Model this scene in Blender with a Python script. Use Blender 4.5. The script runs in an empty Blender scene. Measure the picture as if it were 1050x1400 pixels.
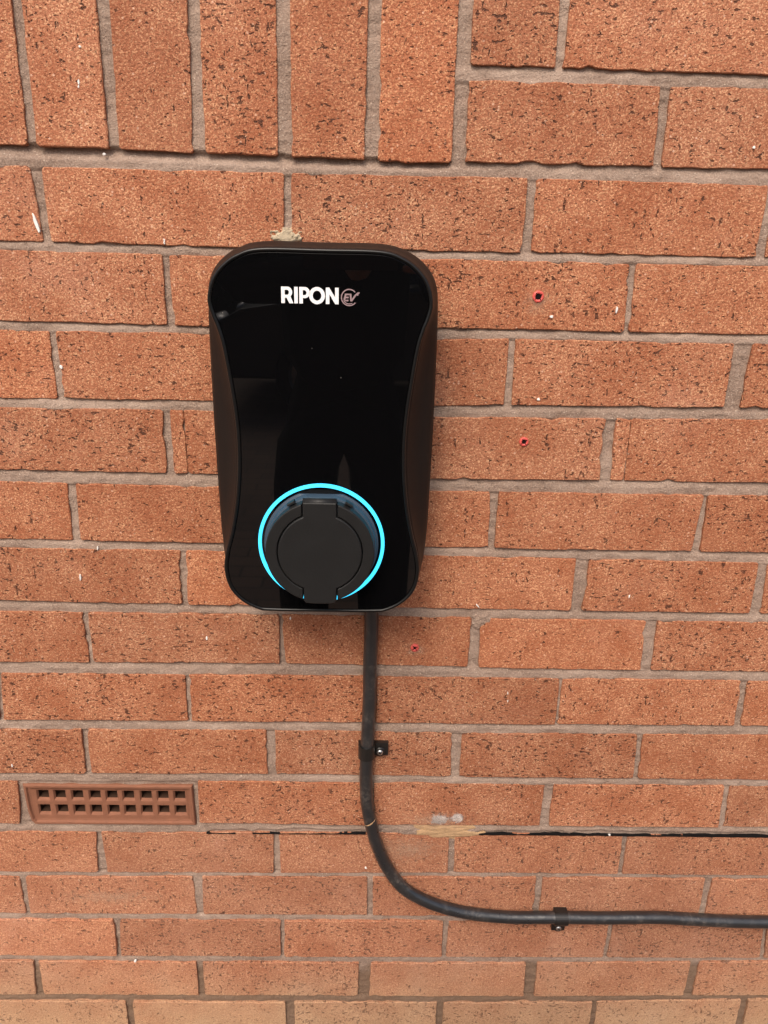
import bpy, bmesh, math, random
import numpy as np
from mathutils import Vector, Matrix
random.seed(7); np.random.seed(7)
rad = math.radians
scene = bpy.context.scene
col = scene.collection

# ------------------------------------------------------------------ camera
GZ = 1.30                                   # height of the wall datum above the ground
F = 1010.0                                  # focal length in photo pixels (1050 wide)
YAW, PITCH, ROLL = -0.02376, -0.34440, -0.02436
CAM = np.array([0.0, -0.73518, GZ - 0.06763])
def _R(ax, a):
    c, s = math.cos(a), math.sin(a)
    return np.array({'x': [[1,0,0],[0,c,-s],[0,s,c]], 'y': [[c,0,s],[0,1,0],[-s,0,c]], 'z': [[c,-s,0],[s,c,0],[0,0,1]]}[ax])
ROT = _R('z', YAW) @ _R('x', PITCH) @ _R('y', ROLL)
cam_data = bpy.data.cameras.new('camera'); cam = bpy.data.objects.new('camera', cam_data); col.objects.link(cam)
cam_data.sensor_fit = 'HORIZONTAL'; cam_data.sensor_width = 36; cam_data.lens = 36 * F / 1050
cam_data.clip_start = 0.01; cam_data.clip_end = 500
M = Matrix.Identity(4)
for i in range(3):
    M[i][0] = ROT[i, 0]; M[i][1] = ROT[i, 2]; M[i][2] = -ROT[i, 1]; M[i][3] = CAM[i]
cam.matrix_world = M
scene.camera = cam
scene.render.resolution_x, scene.render.resolution_y = 768, 1024

# ------------------------------------------------------------------ sky, sun, exposure
SUN_EL, SUN_AZ = rad(50), rad(-18)          # azimuth 0 = straight at the wall, negative = from the left
world = bpy.data.worlds.new('World'); scene.world = world; world.use_nodes = True
wn = world.node_tree.nodes; wl = world.node_tree.links
sky = wn.new('ShaderNodeTexSky'); sky.sky_type = 'NISHITA'; sky.sun_disc = False
sky.sun_elevation = SUN_EL; sky.sun_rotation = math.pi + SUN_AZ * -1
sky.dust_density = 6; sky.air_density = 1.0; sky.ozone_density = 0.6
bg = wn['Background']; bg.inputs['Strength'].default_value = 0.15
wl.new(sky.outputs[0], bg.inputs['Color'])
sd = bpy.data.lights.new('sun', 'SUN'); sd.energy = 1.5; sd.angle = rad(28); sd.color = (1, .93, .84)
sun = bpy.data.objects.new('sun', sd); col.objects.link(sun)
sv = Vector((math.sin(SUN_AZ) * math.cos(SUN_EL), -math.cos(SUN_AZ) * math.cos(SUN_EL), math.sin(SUN_EL)))
sun.rotation_euler = sv.to_track_quat('Z', 'Y').to_euler(); sun.location = sv * 20
scene.view_settings.view_transform = 'Standard'; scene.view_settings.look = 'None'
scene.view_settings.gamma = 1; scene.view_settings.use_curve_mapping = False
scene.view_settings.exposure = 0.30
scene.cycles.max_bounces = 6; scene.cycles.diffuse_bounces = 3; scene.cycles.glossy_bounces = 3

# ------------------------------------------------------------------ helpers
def W(px, py, D=0.0):
    """photo pixel -> (x, z) on the plane D metres in front of the wall face"""
    d = ROT @ np.array([(px - 525) / F, 1.0, -(py - 700) / F])
    t = (-D - CAM[1]) / d[1]
    return float(CAM[0] + d[0] * t), float(CAM[2] + d[2] * t)
def tag(o, label=None, cat=None, group=None, kind=None):
    if label: o['label'] = label
    if cat: o['category'] = cat
    if group: o['group'] = group
    if kind: o['kind'] = kind
    return o
def link(name, me, mat=None, parent=None):
    o = bpy.data.objects.new(name, me); col.objects.link(o)
    if mat and me and not me.materials: me.materials.append(mat)
    if parent: o.parent = parent
    return o
def empty(name, loc):
    o = bpy.data.objects.new(name, None); col.objects.link(o); o.location = loc; o.empty_display_size = .05
    return o
def child(name, me, mat, parent):
    """mesh given in world coordinates, parented to an empty that sits at its own location"""
    o = link(name, me, mat, parent)
    p = parent; off = Vector((0, 0, 0))
    while p: off += Vector(p.location); p = p.parent
    o.location = -off
    return o
def mesh(name, vs, fs, smooth=False):
    me = bpy.data.meshes.new(name); me.from_pydata([tuple(v) for v in vs], [], [tuple(f) for f in fs]); me.update()
    if smooth: me.polygons.foreach_set('use_smooth', [True] * len(me.polygons))
    return me
def fixn(me):
    bm = bmesh.new(); bm.from_mesh(me); bmesh.ops.remove_doubles(bm, verts=bm.verts, dist=1e-6)
    bmesh.ops.recalc_face_normals(bm, faces=bm.faces); bm.to_mesh(me); bm.free(); return me
def loft(name, rings, cap0=True, cap1=True, smooth=True, close=True):
    """rings: lists of 3D points of equal count"""
    n = len(rings[0]); vs = [p for r in rings for p in r]; fs = []
    for a in range(len(rings) - 1):
        for i in range(n if close else n - 1):
            j = (i + 1) % n
            fs.append((a*n+i, a*n+j, (a+1)*n+j, (a+1)*n+i))
    if cap0: fs.append(tuple(range(n))[::-1])
    if cap1: fs.append(tuple((len(rings)-1)*n + i for i in range(n)))
    me = mesh(name, vs, fs)
    bm = bmesh.new(); bm.from_mesh(me); bmesh.ops.recalc_face_normals(bm, faces=bm.faces); bm.to_mesh(me); bm.free()
    if smooth:
        me.polygons.foreach_set('use_smooth', [len(p.vertices) < 5 for p in me.polygons])
    return me
def tube(name, pts, r, seg=20, up=Vector((0, -1, 0))):
    rings = []
    for i, p in enumerate(pts):
        t = (Vector(pts[min(i+1, len(pts)-1)]) - Vector(pts[max(i-1, 0)])).normalized()
        a = t.cross(up).normalized(); b = a.cross(t)
        rings.append([Vector(p) + (a*math.cos(2*math.pi*k/seg) + b*math.sin(2*math.pi*k/seg)) * r for k in range(seg)])
    return loft(name, rings)
def catmull(P, n):
    P = [np.array(p, float) for p in P]; P = [2*P[0]-P[1]] + P + [2*P[-1]-P[-2]]; out = []
    for i in range(1, len(P)-2):
        for k in range(n):
            t = k / n
            out.append(.5*((2*P[i]) + (-P[i-1]+P[i+1])*t + (2*P[i-1]-5*P[i]+4*P[i+1]-P[i+2])*t*t + (-P[i-1]+3*P[i]-3*P[i+1]+P[i+2])*t**3))
    out.append(P[-2]); return out
def vnoise(shape, cell, seed):
    """smooth value noise on a grid, about -1..1"""
    rs = np.random.RandomState(seed); h, w = shape
    gh, gw = int(h / cell[0]) + 3, int(w / cell[1]) + 3
    g = rs.uniform(-1, 1, (gh, gw)); y = np.arange(h) / cell[0]; x = np.arange(w) / cell[1]
    yi, xi = y.astype(int), x.astype(int); fy, fx = y - yi, x - xi
    fy = fy*fy*(3-2*fy); fx = fx*fx*(3-2*fx)
    a = g[yi][:, xi]; b = g[yi][:, xi+1]; c = g[yi+1][:, xi]; d = g[yi+1][:, xi+1]
    fx = fx[None, :]; fy = fy[:, None]
    return (a*(1-fx)+b*fx)*(1-fy) + (c*(1-fx)+d*fx)*fy

# ------------------------------------------------------------------ materials
class NT:
    def __init__(s, name):
        s.m = bpy.data.materials.new(name); s.m.use_nodes = True; s.t = s.m.node_tree
        s.b = s.t.nodes['Principled BSDF']; s.out = s.t.nodes['Material Output']
    def n(s, typ, **kw):
        nd = s.t.nodes.new('ShaderNode' + typ)
        for k, v in kw.items(): setattr(nd, k, v)
        return nd
    def l(s, a, b): s.t.links.new(a, b)
    def val(s, sock, v):
        if hasattr(v, 'is_output') or isinstance(v, bpy.types.NodeSocket): s.l(v, sock)
        else: sock.default_value = v
    def math(s, op, a, b=0.0, c=0.0):
        nd = s.n('Math', operation=op); s.val(nd.inputs[0], a); s.val(nd.inputs[1], b); s.val(nd.inputs[2], c); return nd.outputs[0]
    def mix(s, f, a, b):
        nd = s.n('Mix', data_type='RGBA'); s.val(nd.inputs[0], f)
        s.val(nd.inputs[6], a if not isinstance(a, tuple) else (*a, 1)); s.val(nd.inputs[7], b if not isinstance(b, tuple) else (*b, 1))
        return nd.outputs[2]
    def mulc(s, f, a, b):
        nd = s.n('Mix', data_type='RGBA', blend_type='MULTIPLY'); s.val(nd.inputs[0], f); s.val(nd.inputs[6], a); s.val(nd.inputs[7], b); return nd.outputs[2]
    def noise(s, vec, scale, detail=2, rough=.5, dist=0):
        nd = s.n('TexNoise'); s.l(vec, nd.inputs['Vector']); nd.inputs['Scale'].default_value = scale
        nd.inputs['Detail'].default_value = detail; nd.inputs['Roughness'].default_value = rough; nd.inputs['Distortion'].default_value = dist
        return nd.outputs[0]
    def vor(s, vec, scale, feature='F1', rnd=1.0):
        nd = s.n('TexVoronoi', feature=feature); s.l(vec, nd.inputs['Vector']); nd.inputs['Scale'].default_value = scale
        nd.inputs['Randomness'].default_value = rnd
        return nd.outputs['Distance'], nd.outputs['Color']
    def step(s, v, lo, hi):
        nd = s.n('MapRange', interpolation_type='SMOOTHSTEP'); s.val(nd.inputs[0], v); nd.inputs[1].default_value = lo; nd.inputs[2].default_value = hi
        return nd.outputs[0]
    def mapping(s, vec, scale=(1,1,1), loc=None):
        nd = s.n('Mapping'); s.l(vec, nd.inputs[0]); nd.inputs['Scale'].default_value = scale
        if loc is not None: s.l(loc, nd.inputs['Location'])
        return nd.outputs[0]
    def bump(s, h, dist, strength=1.0):
        nd = s.n('Bump'); nd.inputs['Strength'].default_value = strength; nd.inputs['Distance'].default_value = dist
        s.l(h, nd.inputs['Height']); s.l(nd.outputs[0], s.b.inputs['Normal']); return nd
    def sep(s, v):
        nd = s.n('SeparateXYZ'); s.l(v, nd.inputs[0]); return nd.outputs

def plain(name, color, rough=.5, metal=0, spec=.5, noise_amt=.12, scale=60, bump=0):
    k = NT(name); tc = k.n('TexCoord').outputs['Object']
    nz = k.noise(tc, scale, 4, .6)
    dark = tuple(c * (1 - noise_amt) for c in color); lite = tuple(min(1, c * (1 + noise_amt)) for c in color)
    k.l(k.mix(nz, dark, lite), k.b.inputs['Base Color'])
    k.b.inputs['Metallic'].default_value = metal; k.b.inputs['Specular IOR Level'].default_value = spec
    rr = k.math('MULTIPLY_ADD', nz, .14, rough - .07)
    k.l(rr, k.b.inputs['Roughness'])
    if bump: k.bump(k.noise(tc, scale * 8, 3, .6), bump)
    return k.m

def brick_material():
    k = NT('red_brick')
    tc = k.n('TexCoord').outputs['Object']; oi = k.n('ObjectInfo')
    pos = k.n('NewGeometry').outputs['Position']
    rnd = oi.outputs['Random']
    off = k.n('CombineXYZ'); k.val(off.inputs[0], k.math('MULTIPLY', rnd, 37.0)); k.val(off.inputs[2], k.math('MULTIPLY', rnd, 91.0))
    v = k.mapping(tc, (1, 1, 1), off.outputs[0])
    # broad tone and sandy grain
    big = k.noise(v, 18, 3, .6)
    gn = k.n('TexNoise'); k.l(v, gn.inputs['Vector']); gn.inputs['Scale'].default_value = 430; gn.inputs['Detail'].default_value = 2.5; gn.inputs['Roughness'].default_value = .72
    grain = gn.outputs[0]
    c = k.mix(k.step(big, .3, .7), (.365, .122, .054), (.452, .180, .092))
    c = k.mix(k.math('MULTIPLY', k.step(grain, .52, .30), .60), c, (.20, .058, .024))
    sd_, sc_ = k.vor(v, 860); sg = k.sep(sc_)
    c = k.mix(k.math('MULTIPLY', k.step(sg[0], .35, .0), .45), c, (.19, .056, .025))
    c = k.mix(k.math('MULTIPLY', k.step(sg[0], .62, 1.0), k.math('MULTIPLY_ADD', k.step(big, .35, .65), .3, .36)), c, (.76, .43, .235))
    gd, gc = k.vor(v, 210); gs = k.sep(gc)
    c = k.mix(k.math('MULTIPLY', k.math('GREATER_THAN', gs[0], .88), k.math('MULTIPLY', k.step(gd, .28, .12), .55)), c, (.80, .52, .37))
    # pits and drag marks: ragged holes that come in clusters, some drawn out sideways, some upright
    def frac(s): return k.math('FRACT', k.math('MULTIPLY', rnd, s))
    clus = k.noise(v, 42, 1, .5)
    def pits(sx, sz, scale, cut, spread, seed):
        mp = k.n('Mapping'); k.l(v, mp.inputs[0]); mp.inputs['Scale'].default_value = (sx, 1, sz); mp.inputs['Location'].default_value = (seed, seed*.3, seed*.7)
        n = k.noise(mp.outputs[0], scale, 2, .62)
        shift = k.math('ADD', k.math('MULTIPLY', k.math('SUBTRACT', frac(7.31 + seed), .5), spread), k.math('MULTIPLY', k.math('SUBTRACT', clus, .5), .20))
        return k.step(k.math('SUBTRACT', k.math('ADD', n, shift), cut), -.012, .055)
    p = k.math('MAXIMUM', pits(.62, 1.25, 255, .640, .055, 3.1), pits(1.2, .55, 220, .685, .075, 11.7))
    c = k.mix(k.math('MULTIPLY', p, .93), c, (.085, .028, .013))  # occlusion shade in the pits, with some dirt, painted into the colour
    c = k.mulc(1.0, c, oi.outputs['Color'])
    # pale splash film near the foot of the wall
    bl = k.noise(pos, 8, 4, .6)
    z = k.sep(pos)[2]
    film = k.math('ADD', k.math('MULTIPLY', k.math('SUBTRACT', .345, z), 4.8), k.math('MULTIPLY', k.math('SUBTRACT', bl, .5), 1.1))
    film = k.math('MULTIPLY', k.step(film, 0.0, .95), k.math('SUBTRACT', 1.0, k.math('MULTIPLY', p, .6)))
    fine = k.math('MULTIPLY_ADD', k.step(grain, .35, .65), .5, .5)
    c = k.mix(k.math('MULTIPLY', k.math('MULTIPLY', film, fine), .85), c, (.54, .41, .235))
    low = k.math('MULTIPLY', k.step(z, .66, .40), k.math('MULTIPLY_ADD', k.step(bl, .3, .7), .5, .35))
    c = k.mix(k.math('MULTIPLY', k.math('MULTIPLY', low, fine), .36), c, (.64, .37, .25))
    # faint salt bloom
    c = k.mix(k.math('MULTIPLY', k.math('MULTIPLY', k.step(bl, .54, .76), fine), .22), c, (.64, .37, .27))
    k.l(c, k.b.inputs['Base Color']); k.b.inputs['Roughness'].default_value = .8; k.b.inputs['Specular IOR Level'].default_value = .4
    h = k.math('SUBTRACT', grain, k.math('MULTIPLY', p, 1.0))
    k.bump(h, .0016, 1.0)
    return k.m
def mortar_material():
    k = NT('mortar'); pos = k.n('NewGeometry').outputs['Position']
    big = k.noise(pos, 9, 4, .6); g = k.noise(pos, 560, 3, .7); m = k.noise(pos, 120, 4, .65)
    c = k.mix(k.step(big, .35, .7), (.262, .182, .138), (.378, .276, .216))
    c = k.mix(k.math('MULTIPLY', k.step(g, .42, .68), .5), c, (.49, .375, .30))
    c = k.mix(k.math('MULTIPLY', k.step(m, .58, .72), .45), c, (.115, .074, .053))
    d, cc = k.vor(pos, 420); s3 = k.sep(cc)
    sp = k.math('MULTIPLY', k.math('GREATER_THAN', s3[0], .86), k.math('SUBTRACT', 1.0, k.step(d, .15, .32)))
    c = k.mix(k.math('MULTIPLY', sp, .7), c, (.62, .5, .4))
    # damp brown joints under the splash line
    z = k.sep(pos)[2]
    lowj = k.step(k.math('ADD', k.math('SUBTRACT', .325, z), k.math('MULTIPLY', k.math('SUBTRACT', big, .5), .1)), 0, .03)
    c = k.mix(k.math('MULTIPLY', lowj, .75), c, (.175, .105, .062))
    k.l(c, k.b.inputs['Base Color']); k.b.inputs['Roughness'].default_value = .92; k.b.inputs['Specular IOR Level'].default_value = .2
    k.bump(k.math('ADD', k.math('MULTIPLY', g, .6), k.math('MULTIPLY', m, .8)), .0022)
    return k.m
def patch_material(name, color, lo, hi, scale=300, amount=1.0):
    """smear of dust or mortar on the wall, thinning out unevenly to its rim (object x,z in -1..1 through UV)"""
    k = NT(name); uv = k.n('TexCoord').outputs['UV']; pos = k.n('NewGeometry').outputs['Position']
    ln = k.n('VectorMath', operation='LENGTH'); k.l(uv, ln.inputs[0])
    e = k.math('ADD', k.math('SUBTRACT', 1.0, ln.outputs['Value']), k.math('MULTIPLY', k.math('SUBTRACT', k.noise(pos, scale, 5, .7), .5), 1.5))
    a = k.math('MULTIPLY', k.step(e, lo, hi), amount)
    c = k.mix(k.noise(pos, 500, 3, .7), tuple(x * .8 for x in color), color)
    k.l(c, k.b.inputs['Base Color']); k.l(a, k.b.inputs['Alpha']); k.b.inputs['Roughness'].default_value = .95
    k.b.inputs['Specular IOR Level'].default_value = .1
    return k.m
def emit_material(name, color, strength):
    k = NT(name); k.b.inputs['Base Color'].default_value = (*[c*.5 for c in color], 1)
    k.b.inputs['Emission Color'].default_value = (*color, 1); k.b.inputs['Emission Strength'].default_value = strength
    return k.m
def glass_black():
    k = NT('black_glass'); tc = k.n('TexCoord').outputs['Object']
    d, cc = k.vor(tc, 240); s3 = k.sep(cc)
    dust = k.math('MULTIPLY', k.math('GREATER_THAN', s3[0], .985), k.math('SUBTRACT', 1.0, k.step(d, .07, .17)))
    dust = k.math('MULTIPLY', dust, k.step(k.noise(tc, 14, 2), .45, .7))
    k.l(k.mix(k.math('MULTIPLY', dust, .35), (.0025, .0025, .0028), (.5, .45, .4)), k.b.inputs['Base Color'])
    sm = k.step(k.noise(tc, 22, 4, .6), .5, .8)
    k.l(k.math('ADD', k.math('MULTIPLY', dust, .5), k.math('MULTIPLY_ADD', sm, .03, .015)), k.b.inputs['Roughness'])
    k.b.inputs['IOR'].default_value = 1.5
    return k.m
MB = brick_material(); MM = mortar_material()

# ------------------------------------------------------------------ ground
def ground_material():
    k = NT('driveway'); pos = k.n('NewGeometry').outputs['Position']
    bt = k.n('TexBrick'); k.l(pos, bt.inputs['Vector']); bt.inputs['Scale'].default_value = 2.5
    bt.inputs['Color1'].default_value = (.20, .13, .095, 1); bt.inputs['Color2'].default_value = (.14, .095, .075, 1)
    bt.inputs['Mortar'].default_value = (.08, .065, .05, 1); bt.inputs['Mortar Size'].default_value = .012
    k.l(k.mulc(.5, bt.outputs['Color'], k.mix(k.noise(pos, 3, 5, .6), (.5, .5, .5), (1, 1, 1))), k.b.inputs['Base Color'])
    k.b.inputs['Roughness'].default_value = .9
    return k.m
g = link('ground', mesh('ground', [(-150,-150,0),(150,-150,0),(150,150,0),(-150,150,0)], [(0,1,2,3)]), ground_material())
tag(g, kind='structure')

# ------------------------------------------------------------------ the brick wall: courses measured on the photograph
# course: top edge pixels, bottom edge pixels, perpend joints ((left, right, y) at the top, the same at the bottom)
COURSES = {
1:([(0,226),(350,235.5),(525,240),(700,243),(1050,253)],[(0,329),(270,337),(525,342),(700,345),(1050,352)],
  [((40,57,230),(58,69,328)),((388,398,240),(387,399,330)),((722,734,243),(714,727,342)),((1052,1064,253),(1035,1047,346))]),
2:([(0,341.5),(300,350),(600,354.5),(700,357),(1050,364)],[(0,438),(285,446),(600,449),(700,450.5),(1050,458)],
  [((222,231,350),(228,237,443)),((862,870,362),(852,860,455))]),
3:([(0,451),(285,457),(600,464),(700,463.5),(1050,471)],[(0,544),(285,548),(600,555),(700,554),(1050,558)],
  [((67,76,455),(78,87,543)),((696,704,467),(689,700,553)),((1004,1030,470),(990,1012,557))]),
4:([(0,557),(285,562),(600,570),(700,571),(1050,574)],[(0,642),(285,648),(600,655),(700,655.5),(1050,660)],
  [((222,232,565),(228,238,645)),((250.5,251.2,565),(257,257.7,645)),((828,843,572),(820,835,655)),((863,864.5,572),(852.5,854,655))]),
5:([(0,658.5),(285,665),(600,672),(700,673),(1050,678)],[(0,737),(295,743),(600,748.5),(700,750),(1050,755)],
  [((92,103,662),(99,110,738)),((671,682,673),(667,676,749)),((962,969,680),(945,957,753))]),
6:([(0,749),(305,754),(580,760),(700,762),(1050,770)],[(0,821),(250,827),(600,832),(700,833.5),(1050,839)],
  [((246,254,757),(248,257,825)),((788,806,764),(781,796,834)),((1038,1050,770),(1025,1041,838))]),
7:([(0,836),(350,840),(600,844),(700,846),(1050,851)],[(0,905),(350,907),(600,911),(700,914),(1050,919)],
  [((113,120,840),(122,128,903)),((381,385,842),(383,390,907)),((645,657,845),(639,655,910)),((883,900,850),(876,890,916))]),
8:([(0,920),(350,923),(500,925),(700,927),(1050,931)],[(0,984),(350,986.5),(700,990),(1050,993)],
  [((-4,1,922),(-1,5,984)),((253,259,924),(257,263,986)),((505,515,925),(504,514,988)),((765,770,928),(759,762,990)),((1013,1022,930),(1004,1013,992))]),
9:([(0,997),(350,998.5),(620,1002),(700,1003),(1050,1005)],[(0,1057),(350,1058),(620,1062),(700,1063),(1050,1066)],
  [((111,119,1000),(118,125,1057)),((364,376,998),(366,377,1056)),((618,632,1002),(616,628,1061)),((872,880,1005),(866,873,1062))]),
10:([(0,1068),(350,1068.5),(700,1073),(1050,1075)],[(0,1126),(270,1125.5),(500,1128),(700,1129),(1050,1131)],
  [((24,32,1070),(28,40,1126)),((266,270,1070),(268,273,1126)),((503,511,1070),(503,511,1128)),((745,757,1073),(738,751,1128)),((990,999,1075),(982,989,1130))]),
11:([(0,1137),(350,1139),(700,1140.5),(1050,1144)],[(0,1192),(350,1194),(700,1194),(1050,1197)],
  [((132,138,1140),(134,147,1194)),((374,381,1140),(374,384,1193)),((614,622,1147),(613,621,1192)),((851,858,1145),(845,851,1193))]),
12:([(0,1198.5),(350,1199.5),(700,1200),(1050,1202.5)],[(0,1249),(350,1251),(700,1253),(1050,1256)],
  [((26,35,1200),(35,41,1247)),((264,276,1200),(269,278,1248)),((502,510,1203),(502,510,1248)),((733,742,1202),(730,738,1243)),((964,975,1203),(956,965,1246))]),
13:([(0,1257),(350,1258.5),(700,1260),(1050,1264)],[(0,1306),(350,1307.5),(700,1308.5),(1050,1310)],
  [((156,164,1258),(160,166,1306)),((383,389,1258),(384,389,1307)),((606,613,1260),(604,610,1307)),((832,838,1265),(824,830,1308)),((1044,1050,1268),(1039,1045,1308))]),
14:([(0,1314),(350,1316.5),(700,1317),(1050,1315)],[(0,1359),(350,1361.5),(700,1362),(1050,1361)],
  [((45,52,1315),(49,60,1358)),((268,277,1318),(272,280,1360)),((491,507,1317),(489,505,1360)),((719,735,1318),(716,730,1360)),((945,957,1315),(935,947,1360))]),
15:([(0,1368),(350,1370.5),(700,1371),(1050,1367)],[(0,1410),(350,1412),(700,1412),(1050,1409)],
  [((172,181,1370),(177,186,1410)),((390,402,1370),(391,403,1410)),((597,607,1370),(595,605,1410)),((810,817,1370),(804,812,1410)),((1013,1023,1370),(1003,1014,1410))]),
}
class Course: pass
ALL = []
def edge(pts):
    P = np.array([W(x, y) for x, y in pts]); xs = np.array([-3.0, *P[:, 0], 3.0])
    m = P[:, 1].mean()
    zs = np.array([m, *P[:, 1], m]); return lambda x: np.interp(x, xs, zs)
def const(z): return lambda x: np.zeros_like(np.asarray(x, float)) + z
XMIN, XMAX = -2.6, 2.6
def fill_joints(js, x0=XMIN, x1=XMAX, pitch=.225, w=.010):
    js = sorted(js, key=lambda j: j[0]); out = [js[0]]
    for j in js[1:]:
        a = out[-1]; gap = j[0] - a[0]
        if gap > .33:
            n = round(gap / pitch)
            for i in range(1, n):
                x = a[1] + (j[0] - a[1]) * i / n
                out.append((x - w/2, x + w/2, x - w/2, x + w/2))
        out.append(j)
    while out[-1][1] + pitch < x1 + .3:
        x = (out[-1][0] + out[-1][1]) / 2 + pitch + random.uniform(-.003, .003); ww = w * random.uniform(.7, 1.3)
        out.append((x - ww/2, x + ww/2, x - ww/2, x + ww/2))
    while out[0][0] - pitch > x0 - .3:
        x = (out[0][0] + out[0][1]) / 2 - pitch + random.uniform(-.003, .003); ww = w * random.uniform(.7, 1.3)
        out.insert(0, (x - ww/2, x + ww/2, x - ww/2, x + ww/2))
    return out
def jm(a, b):
    return (W(a[0], a[2])[0], W(a[1], a[2])[0], W(b[0], b[2])[0], W(b[1], b[2])[0])
def course(key, zt, zb, js, x0=None, x1=None):
    c = Course(); c.key = key; c.zt = zt; c.zb = zb; c.js = js; c.x0 = x0; c.x1 = x1; ALL.append(c); return c
for k in sorted(COURSES):
    t, b, js = COURSES[k]
    course(k, edge(t), edge(b), fill_joints([jm(*j) for j in js]))
c15 = ALL[-1]
z = float(c15.zb(0.0)); k = 16
base_j = c15.js
while z > 0.02:
    x = .1125 * (k % 2) + .03
    course(k, const(z - .0105), const(max(z - .0755, -.03)), fill_joints([(x - .005, x + .005, x - .005, x + .005)])); z -= .0755; k += 1
# soldier course and the stretchers beside it
sold_bot = edge([(0,197),(350,212),(500,218),(560,222),(625,222)])
r2t, r2b = edge([(648,110),(900,117),(1050,121)]), edge([(640,222),(900,228),(1050,231)])
r1b = edge([(643,88),(760,92),(1050,102)]); r1t = lambda x: r1b(x) + .066
r0b = lambda x: r1t(x) + .011
ZS = float(r1t(.2)) + .011 + .065
sj = [jm(*j) for j in [((18,31,0),(37,51,200)),((133,154,0),(149,163,205)),((258,274,0),(265,281,210)),((379,398,0),(380,399,213)),((506,523,0),(498,517,220))]]
j5 = (W(628,0)[0], W(648,0)[0], W(617,220)[0], W(636,220)[0])
XS = (j5[0] + j5[2]) / 2
course('s', const(ZS), sold_bot, [j for j in fill_joints(sj + [j5], pitch=.075) if j[0] <= j5[0] + 1e-6], x1=XS + .005)
course('r2', r2t, r2b, [j for j in fill_joints([jm((904,918,117),(893,905,228))]) if j[0] > XS + .05], x0=XS + .01)
course('r1', r1t, r1b, [j for j in fill_joints([jm((765,781,0),(759,770,88))]) if j[0] > XS + .05], x0=XS + .01)
course('r0', const(ZS), r0b, [j for j in fill_joints([(XS + .20, XS + .21, XS + .20, XS + .21)]) if j[0] > XS + .05], x0=XS + .01)
for c in ALL:
    if c.key in ('r2', 'r1', 'r0'): c.js.insert(0, j5)
z = ZS; k = 0
while z < 2.75:
    x = .1125 * (k % 2) - .05
    course('u%d' % k, const(z + .075), const(z + .010), fill_joints([(x - .005, x + .005, x - .005, x + .005)])); z += .075; k += 1
byk = {c.key: c for c in ALL}

wall = empty('brick_wall', (0, 0, 0))
tag(wall, 'orange red brick wall with grey mortar and a row of upright bricks', 'brick wall')

def brick_outline(c, ja, jb, fine, cut):
    """closed outline (x, z) of one brick face, clockwise from top left, with rough arrises"""
    xlt, xrt, xlb, xrb = ja[1], jb[0], ja[3], jb[2]
    step = .0075 if fine else .06
    pts = []
    def run(p, q, fz, ca, cb):
        n = max(2, int(math.hypot(q[0]-p[0], q[1]-p[1]) / step))
        for i in range(n + 1):
            t = i / n
            x = p[0] + (q[0]-p[0]) * t; zz = p[1] + (q[1]-p[1]) * t
            if fz is not None: zz = float(fz(x))
            L = math.hypot(q[0]-p[0], q[1]-p[1])
            if t * L < ca or (1-t) * L < cb: continue
            yield x, zz, t
    A = (xlt, float(c.zt(xlt))); B = (xrt, float(c.zt(xrt))); Cc = (xrb, float(c.zb(xrb))); D = (xlb, float(c.zb(xlb)))
    amp = .00033 if fine else .0
    rr = [cut.get(i, random.uniform(.0004, .0022) if fine else .002) for i in range(4)]
    w = [0.0]
    def jit():
        w[0] = .35 * w[0] + random.gauss(0, amp); v = w[0]
        if fine and random.random() < .05: v -= random.uniform(.0005, .0022)      # nick
        return v
    for p, q, fz, nrm, ca, cb in ((A, B, c.zt, (0, 1), rr[0], rr[1]), (B, Cc, None, (1, 0), rr[1], rr[2]), (Cc, D, c.zb, (0, -1), rr[2], rr[3]), (D, A, None, (-1, 0), rr[3], rr[0])):
        L = math.hypot(q[0]-p[0], q[1]-p[1])
        ts = [ca / L] + [i / max(2, int(L / step)) for i in range(1, max(2, int(L / step)))] + [1 - cb / L]
        ts = [t for t in ts if ca / L <= t <= 1 - cb / L]
        for t in ts:
            x = p[0] + (q[0]-p[0]) * t; zz = p[1] + (q[1]-p[1]) * t
            if fz is not None: zz = float(fz(x))
            j = jit(); pts.append((x + nrm[0]*j, zz + nrm[1]*j))
    return pts
def inset(P, d):
    n = len(P); out = []
    area = sum(P[i][0]*P[(i+1) % n][1] - P[(i+1) % n][0]*P[i][1] for i in range(n)); sg = 1 if area > 0 else -1
    for i in range(n):
        a, b, c = P[i-1], P[i], P[(i+1) % n]
        e1 = np.array([b[0]-a[0], b[1]-a[1]]); e2 = np.array([c[0]-b[0], c[1]-b[1]])
        l1, l2 = np.hypot(*e1), np.hypot(*e2)
        if l1 < 1e-9 or l2 < 1e-9: out.append(b); continue
        e1 /= l1; e2 /= l2
        nn = np.array([-(e1[1]+e2[1]), e1[0]+e2[0]]) * sg; L = np.hypot(*nn)
        if L < 1e-6: out.append(b); continue
        nn /= L; cs = max(.5, float(np.dot(nn, np.array([-e1[1], e1[0]]) * sg)))
        out.append((b[0] + nn[0]*d/cs, b[1] + nn[1]*d/cs))
    return out
def brick_rings(P, bev, depth, yoff=0.0):
    n = len(P); cx = sum(p[0] for p in P)/n; cz = sum(p[1] for p in P)/n
    P = [(p[0]-cx, p[1]-cz) for p in P]; Q = inset(P, bev)
    return (cx, cz), [[(x, yoff, zz) for x, zz in Q], [(x, yoff + bev*.8, zz) for x, zz in P], [(x, yoff + depth, zz) for x, zz in P]]
CUTS = {(7, 657): {0: .011}, (7, 645): {1: .003}}
air_x = (W(31, 1100)[0], W(267, 1100)[0])
far_v, far_f = [], []
nb = 0
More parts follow.
